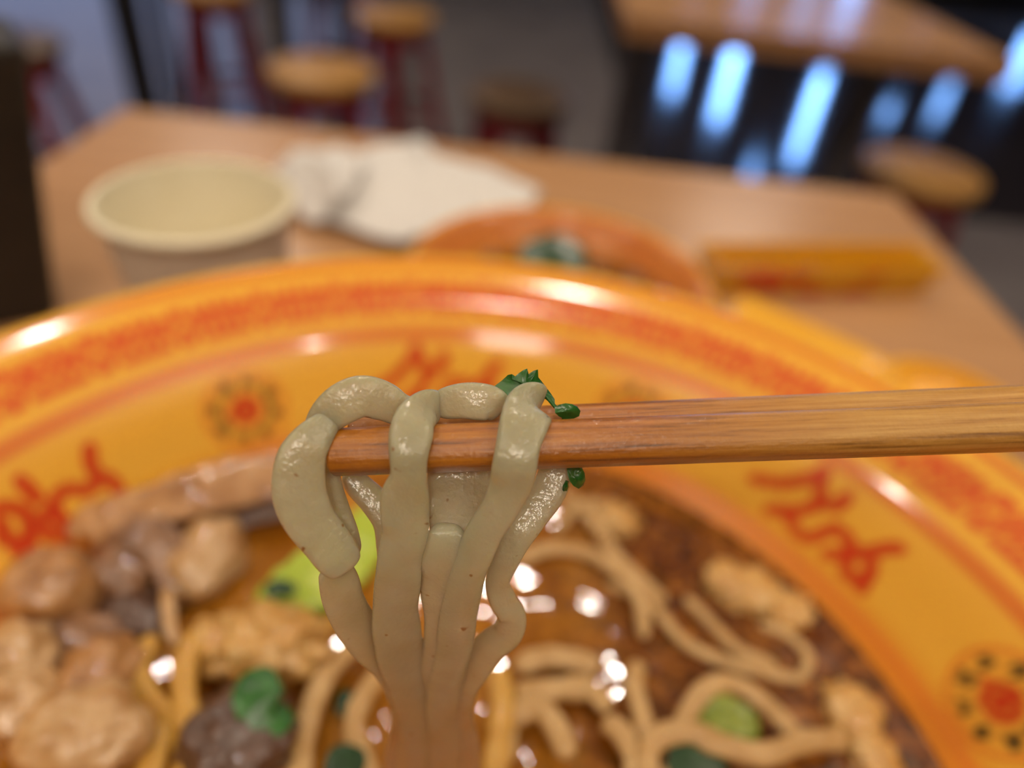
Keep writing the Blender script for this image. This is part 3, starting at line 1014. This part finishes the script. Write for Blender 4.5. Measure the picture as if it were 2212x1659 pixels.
sheet('bok_choy_piece', 'bok_choy', [(560, 1330, 3), (650, 1270, 6), (730, 1220, 7), (810, 1130, 5), (850, 1080, 4)], [5, 8, 8, 7, 4], 1.8,
      'bright green bok choy stalk behind the left hanging noodles', 'vegetable', GG, seed=41)
sheet('celery_piece', 'pickle', [(1490, 1545, 4), (1550, 1555, 5), (1640, 1590, 4)], [4, 6, 5], 1.5,
      'olive green stalk piece framed by a noodle loop at lower right', 'vegetable', GG, seed=42)
sheet('green_leaf', 'leaf', [(560, 1440, 17), (555, 1500, 18), (585, 1540, 16), (615, 1520, 14)], [3, 5, 5, 3], 0.5,
      'dark green cilantro leaf lying on the dark beef piece', 'herb', GG, seed=43)
sheet('green_leaf', 'leaf_dark', [(1440, 1640, 6), (1500, 1650, 6), (1570, 1665, 5)], [4, 6, 4], 0.6,
      'blackish green leaf at the bottom edge right of centre', 'herb', GG, seed=44)
sheet('green_leaf', 'leaf_dark', [(570, 1278, 9), (600, 1270, 10), (640, 1275, 9)], [1.5, 2.2, 1.5], 0.4,
      'small dark green scrap on the bok choy', 'herb', GG, seed=45)
sheet('green_leaf', 'leaf_dark', [(700, 1650, 8), (740, 1655, 8), (790, 1665, 7)], [3, 4, 3], 0.5,
      'dark green leaf at the bottom edge left of the hanging noodles', 'herb', GG, seed=46)
sheet('green_leaf', 'leaf_dark', [(735, 1490, 3), (745, 1520, 4), (735, 1550, 3)], [1.5, 2.5, 1.5], 0.4,
      'small green scrap between two noodles left of the bunch', 'herb', GG, seed=47)

GN = 'noodles lying in the broth'
soup_noodles = [
    ([(330, 1370, 8), (300, 1450, 9), (330, 1520, 9), (390, 1580, 8), (400, 1690, 7)], 2.6, 'noodle_yellow', 'noodle arching right of the tan chunk, left one of a close pair'),
    ([(450, 1350, 9), (405, 1420, 10), (400, 1520, 10), (420, 1620, 9), (400, 1720, 8)], 2.8, 'noodle_yellow', 'noodle running straight down, right one of a close pair left of the dark beef'),
    ([(350, 1560, 8), (330, 1640, 9), (310, 1720, 8)], 2.8, 'noodle_yellow', 'golden noodle at the bottom edge beside the large pale chunk'),
    ([(770, 1390, 5), (710, 1450, 7), (670, 1540, 8), (650, 1640, 7), (640, 1740, 6)], 2.5, 'noodle_soup', 'pale noodle slanting down right of the dark beef piece'),
    ([(840, 1430, 4), (790, 1500, 6), (765, 1570, 7), (790, 1660, 6), (800, 1750, 5)], 2.5, 'noodle_soup', 'pale noodle curving just left of the hanging bunch'),
    ([(1075, 1440, 4), (1085, 1520, 6), (1075, 1620, 6), (1060, 1720, 5)], 2.8, 'noodle_yellow', 'shiny golden noodle just right of the hanging bunch'),
    ([(1110, 1215, 1.5), (1190, 1185, 2.5), (1280, 1200, 3), (1350, 1250, 3.5), (1385, 1310, 3), (1390, 1380, 2)], 1.9, 'noodle_soup', 'white noodle curving like a hook in the open broth'),
    ([(1210, 1060, 1.5), (1270, 1110, 2.5), (1330, 1200, 2.5), (1400, 1270, 2), (1440, 1300, 1)], 2.0, 'noodle_soup', 'straight pale noodle slanting under the chopsticks'),
    ([(1200, 1150, 1), (1240, 1100, 2), (1290, 1090, 2), (1330, 1150, 1.5)], 1.7, 'noodle_soup', 'short bent noodle beside the straight slanting one'),
    ([(1310, 1260, 0.8), (1400, 1300, 1.5), (1470, 1380, 1.5), (1540, 1420, 1), (1640, 1450, 1), (1735, 1470, 0.8)], 1.6, 'noodle_soup', 'long thin noodle reaching toward the right wall'),
    ([(1480, 1290, 1.0), (1530, 1340, 2.0), (1590, 1400, 1.5), (1680, 1440, 1)], 1.5, 'noodle_soup', 'thin noodle next to the beige mince, upper of two'),
    ([(1730, 1470, 1), (1745, 1420, 1.5), (1700, 1370, 1.5), (1640, 1350, 1)], 1.5, 'noodle_soup', 'small noodle curl by the right wall'),
    ([(1110, 1440, 3), (1180, 1420, 4), (1260, 1430, 4), (1290, 1450, 3)], 2.6, 'noodle_soup', 'noodle lying level right of the bunch, topmost'),
    ([(1110, 1500, 4), (1190, 1490, 5), (1270, 1490, 4), (1320, 1530, 3)], 2.7, 'noodle_soup', 'noodle lying level right of the bunch, middle one'),
    ([(1230, 1640, 5), (1200, 1570, 6), (1160, 1530, 5), (1100, 1560, 4), (1090, 1650, 4)], 2.7, 'noodle_soup', 'noodle looping at the bottom right of the bunch'),
    ([(1260, 1460, 4), (1280, 1500, 5), (1310, 1540, 4)], 1.3, 'noodle_soup', 'thin glossy noodle end slanting right of the bunch'),
    ([(1380, 1430, 2), (1370, 1480, 3), (1385, 1540, 4), (1400, 1600, 5)], 2.4, 'noodle_soup', 'noodle rising toward the dark oil right of centre'),
    ([(1470, 1620, 6), (1480, 1550, 7), (1530, 1485, 8), (1590, 1480, 7), (1650, 1520, 6), (1710, 1580, 5), (1720, 1620, 4)], 2.3, 'noodle_soup', 'noodle loop arched over the olive green piece'),
    ([(1400, 1720, 5), (1405, 1610, 7), (1480, 1580, 8), (1560, 1610, 8), (1650, 1630, 7), (1740, 1600, 6), (1830, 1600, 4)], 2.6, 'noodle_soup', 'wavy noodle running under the olive green piece to the right'),
    ([(1300, 1560, 4), (1340, 1580, 5), (1370, 1650, 5), (1360, 1730, 5)], 2.4, 'noodle_soup', 'noodle dropping to the bottom edge below centre right'),
    ([(1480, 1640, 3), (1440, 1690, 4), (1500, 1720, 4)], 2.2, 'noodle_soup', 'noodle at the bottom edge beside the blackish leaf'),
    ([(720, 1330, 3), (690, 1400, 4), (700, 1440, 4)], 2.2, 'noodle_yellow', 'short noodle under the bok choy and left loop'),
]
for k, (pts, hw, mt, lab) in enumerate(soup_noodles):
    path = [on_level(x, y, SOUP + l / 1000) for x, y, l in pts]
    o = strand_mesh(path, [hw / 1000] * len(pts), [hw * 0.62 / 1000] * len(pts), (0, -0.35, 0.94), 12, 16, 0.16, 50 + k).build('noodle', M[mt], subsurf=1)
    tag(o, lab, 'noodle', GN)

# floating chili flakes: nobody could count them
rng = random.Random(5)
mb = MB()
for k in range(420):
    a = rng.uniform(0, 2 * math.pi); r = 0.110 * math.sqrt(rng.uniform(0.25, 1))
    x, y = r * math.sin(a), r * math.cos(a)
    if x < 0.012: continue
    s = rng.uniform(0.0004, 0.0011)
    mb.box((x, y, 0.0008), (s * 2, s * 1.2, 0.0005), Matrix.Rotation(rng.uniform(0, 6.3), 3, 'Z') @ Matrix.Rotation(rng.uniform(-0.5, 0.5), 3, 'X'))
fl = mb.build('chili_flakes', speckled('chili_flake', srgb(60, 22, 8), srgb(110, 40, 12), 300, 0.3), smooth=False)
fl.location = (BX, BY, SOUP)
tag(fl, 'dark chili and pepper flakes floating on the right side of the broth', 'flakes', kind='stuff')

# ------------------------------------------------------------------ paper cup
cup = empty('paper_cup', (-0.1150, 0.2337, TOP), 'cream paper cup standing behind the big bowl on the left', 'cup')
H = 0.084
MB().lathe([(0.0, 0.006), (0.0215, 0.006), (0.0222, 0.0005), (0.0232, 0.0005), (0.0325, H - 0.002), (0.0325, H)], 64, caps=False).build('outer_wall', M['cup_outside'], cup)
MB().lathe([(0.0, 0.0065), (0.0218, 0.0066), (0.0320, H - 0.002), (0.0323, H)], 64, caps=False).build('inner_wall', M['cup'], cup)
MB().lathe([(0.0335 + 0.0017 * math.cos(a), H - 0.0015 + 0.0017 * math.sin(a)) for a in [2 * math.pi * q / 12 for q in range(13)]], 64, caps=False).build('rolled_rim', M['cup'], cup)

# ------------------------------------------------------------------ napkins
def crumpled(outline, z0, zh, seed, name, label, thick=0.0012, res=34, amp=1.0):
    P = [on_level(x, y, z0 + h) for x, y, h in outline]
    c = sum(P, Vector()) / len(P)
    n = len(P)
    # resample the outline
    ring = []
    for i in range(n):
        for j in range(8):
            ring.append(P[i].lerp(P[(i + 1) % n], j / 8))
    vs, fs = [], []
    K = 16
    m = len(ring)
    for side in (0, 1):
        base = len(vs)
        vs.append(Vector((c.x, c.y, z0 + zh)) - Vector((0, 0, thick * side)))
        for k in range(1, K + 1):
            q = k / K
            for p in ring:
                x = Vector((c.x, c.y, z0 + zh)).lerp(p, q)
                nn = mnoise.noise(Vector((x.x * 46, x.y * 46, seed))) * 0.006 + abs(mnoise.noise(Vector((x.x * 95, x.y * 95, seed + 3)))) * 0.005
                zz = max(TOP + 0.0012, x.z + nn * amp)
                vs.append(Vector((x.x, x.y, zz - (thick * 0.8 if side else 0))))
        for j in range(m): fs.append((base, base + 1 + j, base + 1 + (j + 1) % m))
        for k in range(K - 1):
            for j in range(m):
                a = base + 1 + k * m + j; b = base + 1 + k * m + (j + 1) % m
                fs.append((a, a + m, b + m, b))
    h = 1 + K * m
    for j in range(m):
        a = 1 + (K - 1) * m + j; b = 1 + (K - 1) * m + (j + 1) % m
        fs.append((a, b, b + h, a + h))
    o = MB().add(vs, fs).build(name, M['white_paper'])
    return tag(o, label, 'napkin', 'white paper napkins')


crumpled([(690, 470, 0.008), (660, 375, 0.012), (760, 325, 0.004), (850, 318, 0.004), (905, 293, 0.018), (965, 345, 0.010), (1060, 362, 0.004), (1168, 412, 0.004), (1130, 470, 0.003), (985, 500, 0.006), (865, 520, 0.010)], TOP, 0.017, 2.0, 'paper_napkin', 'large folded white napkin behind the small bowl with one corner standing up', amp=0.8)
crumpled([(600, 395, 0.006), (590, 365, 0.008), (640, 335, 0.012), (740, 322, 0.010), (790, 350, 0.016), (745, 420, 0.018), (715, 450, 0.010), (690, 478, 0.002), (655, 462, 0.004), (625, 432, 0.006)], TOP + 0.006, 0.026, 7.0, 'crumpled_napkin', 'crumpled white napkin next to the paper cup rim', amp=1.0)

# ------------------------------------------------------------------ small bowl behind
sb = empty('small_bowl', (0.0229, 0.275, TOP), 'small orange bowl with broth behind the rim of the big bowl', 'bowl')
M['orange_bowl'] = speckled('orange_melamine', srgb(234, 150, 60), srgb(238, 160, 70), 30, 0.16)
M['orange_inside'] = speckled('red_orange_inside', srgb(208, 122, 58), srgb(214, 134, 66), 60, 0.18)
MB().lathe([(0, 0.004), (0.028, 0.004), (0.029, 0.0), (0.031, 0.0), (0.032, 0.006), (0.050, 0.018), (0.0615, 0.034), (0.0672, 0.0435), (0.0678, 0.0452), (0.0668, 0.0458)], 72, caps=False).build('outer_shell', M['orange_bowl'], sb)
MB().lathe([(0.0669, 0.0458), (0.0652, 0.0452), (0.0625, 0.041), (0.0590, 0.0345), (0.048, 0.0205), (0.030, 0.009), (0, 0.008)], 72, caps=False).build('inner_shell', M['orange_inside'], sb)
MB().lathe([(0.0662, 0.0459), (0.0672, 0.0464), (0.0680, 0.0459), (0.0679, 0.0452), (0.0664, 0.0452), (0.0662, 0.0459)], 72, caps=False).build('rim', M['yellow'], sb)
b2 = disc(0.0562, 64, 24, 0.0006, 80, 0.003).build('broth', broth_mat('small_bowl_broth'))
b2.location = (0.0229, 0.275, TOP + 0.0318)
tag(b2, 'shallow brown broth inside the small bowl', 'soup')
p = on_level(1190, 560, TOP + 0.036)
bm_ = sheet('green_leaf', 'leaf_dark', [(1140, 585, -5), (1170, 550, -2.5), (1215, 545, -2.5), (1245, 590, -5)], [6, 11, 11, 6], 0.8, 'dull green leaf piece floating in the small bowl', 'herb', None, seed=61)
for lab, px, py, sd in (('reddish mince bit left of the leaf in the small bowl', 1060, 556, 71), ('dark mince bit right of the leaf in the small bowl', 1290, 585, 72), ('brown mince bit at the right wall of the small bowl', 1370, 600, 73)):
    o = blob('mince_bit', 'meat_brown', px, py, -7.5, 4, 3.5, 2.4, lab, 'meat', 'bits in the small bowl', sd * 20, sd)

# ------------------------------------------------------------------ narrow printed dish on the right
def rect_dish():
    a, b = on_level(1548, 642, TOP), on_level(1985, 640, TOP)
    ax = (b - a); ax.z = 0
    L = ax.length; ax.normalize()
    ang = math.atan2(ax.y, ax.x)
    t = empty('printed_dish', a, 'narrow yellow melamine dish with red dragon print lying beyond the small bowl', 'dish', None, ang)
    h, fl, D = 0.0205, 0.0065, 0.026
    o_ = lambda e, z: [(-e, -e * 0.4, z), (L + e, -e * 0.4, z), (L + e, D + e * 0.4, z), (-e, D + e * 0.4, z)]
    i_ = lambda e, z, w: [(-e + w, -e * 0.4 + w, z), (L + e - w, -e * 0.4 + w, z), (L + e - w, D + e * 0.4 - w, z), (-e + w, D + e * 0.4 - w, z)]
    vs = o_(0, 0.0004) + o_(fl, h) + i_(fl, h, 0.0025) + i_(0, 0.006, 0.0025)
    fs = [(3, 2, 1, 0)]
    for q in range(3):
        for j in range(4):
            fs.append((q * 4 + j, q * 4 + (j + 1) % 4, q * 4 + 4 + (j + 1) % 4, q * 4 + 4 + j))
    fs.append((12, 13, 14, 15))
    MB().add(vs, fs).build('dish_body', M['yellow_dark'], t, smooth=False, bevel=0.0008)
    # red dragon print: thin raised strokes on the near face
    def face(u, v):
        return Vector((u * L, -fl * 0.4 * v - 0.0004, v * h))
    strokes = [[(0.10, 0.85), (0.14, 0.72), (0.20, 0.80), (0.26, 0.60), (0.32, 0.78)], [(0.08, 0.6), (0.13, 0.5), (0.18, 0.62), (0.22, 0.5)], [(0.32, 0.78), (0.37, 0.62), (0.40, 0.78)],
               [(0.22, 0.5), (0.24, 0.2)], [(0.36, 0.30), (0.44, 0.18), (0.52, 0.22)], [(0.58, 0.25), (0.66, 0.2), (0.72, 0.28)], [(0.66, 0.7), (0.74, 0.8)]]
    for s in strokes:
        mb = MB()
        pts = [face(*q) for q in catmull([(a_, b_) for a_, b_ in s], 6)]
        for i in range(len(pts) - 1):
            d = (pts[i + 1] - pts[i]).normalized()
            mb.tube(pts[i] - d * 0.0004, pts[i + 1] + d * 0.0004, 0.0036 if s[0][0] < 0.3 else 0.0020, None, 8)
        mb.v = [(x, max(y, face(0, 0).y - 0.0025 - 0.00001) if False else y * 1.0, z) for x, y, z in mb.v]
        c = sum(p.y for p in pts) / len(pts)
        mb.v = [(x, -fl * 0.4 * (z / h) - 0.0003 + (y - (-fl * 0.4 * (z / h) - 0.0004)) * 0.2 - 0.0009, z) for x, y, z in mb.v]
        mb.build('dragon_print', M['red_print'], t)
    return t


M['yellow_dark'] = speckled('amber_melamine', srgb(206, 146, 20), srgb(212, 154, 26), 20, 0.2)
M['red_print'] = speckled('red_print', srgb(200, 66, 24), srgb(212, 80, 30), 80, 0.25)
rect_dish()

# ------------------------------------------------------------------ yellow soup spoon behind the bowl
def spoon():
    c = Vector((0.2035, 0.255, TOP))
    tip = Vector((0.110, 0.3, TOP))
    ax = (c - tip); L = ax.length; ang = math.atan2(ax.y, ax.x)
    t = empty('soup_spoon', tip, 'yellow melamine soup spoon lying on the table behind the big bowl at right', 'spoon', None, ang)
    # bowl of the spoon
    vs, fs = [], []
    n, K = 40, 10
    rx, ry, dep, th = 0.031, 0.0255, 0.017, 0.002
    for shell in (0, 1):
        base = len(vs)
        for k in range(K + 1):
            q = k / K
            for j in range(n):
                a = 2 * math.pi * j / n
                s = math.sin(q * math.pi / 2) ** 0.8
                rr = s * (1 - (th / ry if shell else 0))
                z = 0.0005 + dep * (1 - math.cos(q * math.pi / 2)) + (th if shell and k < K else 0)
                vs.append((L + rx * rr * math.cos(a), ry * rr * math.sin(a), z))
        for k in range(K):
            for j in range(n):
                a = base + k * n + j; b = base + k * n + (j + 1) % n
                fs.append((a, b, b + n, a + n))
    h = (K + 1) * n
    for j in range(n):
        a = K * n + j; b = K * n + (j + 1) % n
        fs.append((a, b, b + h, a + h))
    MB().add(vs, fs).build('spoon_bowl', M['yellow'], t)
    # channelled handle rising from the bowl
    path = [Vector((L - 0.024, 0, 0.0125)), Vector((L - 0.040, 0, 0.0165)), Vector((L - 0.062, 0, 0.0185)), Vector((0.018, 0, 0.021)), Vector((0, 0, 0.0225))]
    P = catmull([tuple(p) for p in path], 8)
    vs, fs = [], []
    m = 15
    for i, p in enumerate(P):
        w = 0.0095 + 0.003 * i / len(P)
        if i > len(P) - 5: w *= (0.45, 0.72, 0.88, 0.97)[len(P) - 1 - i]
        for side in (0, 1):
            for j in range(m):
                u = j / (m - 1) * 2 - 1
                z = p[2] + 0.0040 * u * u - (0.0022 if side else 0)
                vs.append((p[0], u * w, z))
    st = 2 * m
    for i in range(len(P) - 1):
        for side in (0, 1):
            for j in range(m - 1):
                a = i * st + side * m + j
                fs.append((a, a + 1, a + 1 + st, a + st))
        for j in (0, m - 1):
            a = i * st + j
            fs.append((a, a + m, a + m + st, a + st))
    for i in (0, len(P) - 1):
        for j in range(m - 1):
            a = i * st + j
            fs.append((a, a + 1, a + 1 + m, a + m))
    MB().add(vs, fs).build('handle', M['yellow'], t)


spoon()

# ------------------------------------------------------------------ dark flared box at the left
def dark_box():
    e = Vector((-0.205, 0.264, TOP))
    back = Vector((-0.592, 0.806, 0)); left = Vector((-0.806, -0.592, 0))
    t = empty('napkin_dispenser', e, 'dark brown flared box standing at the left edge of the table', 'box')
    Wd, D, Hh = 0.082, 0.045, 0.118
    vs = []
    for z, g in ((0.0005, 0.0), (Hh * 0.5, 0.010), (Hh - 0.004, 0.020), (Hh, 0.0185)):
        for a, b in ((0, 0), (1, 0), (1, 1), (0, 1)):
            p = left * (a * Wd + (g if a else -g)) + back * (b * D)
            vs.append((p.x, p.y, z))
    fs = [(0, 1, 2, 3)] + [(q * 4 + j, q * 4 + (j + 1) % 4, q * 4 + 4 + (j + 1) % 4, q * 4 + 4 + j) for q in range(3) for j in range(4)] + [(15, 14, 13, 12)]
    MB().add(vs, fs).build('casing', M['dark_plastic'], t, smooth=False, bevel=0.004)
    p = left * (Wd * 0.5) + back * (D * 0.5)
    MB().box((p.x, p.y, Hh + 0.001), (0.05, 0.012, 0.004), Matrix.Rotation(math.atan2(left.y, left.x), 3, 'Z')).build('top_slot', M['black'], t, smooth=False)


dark_box()
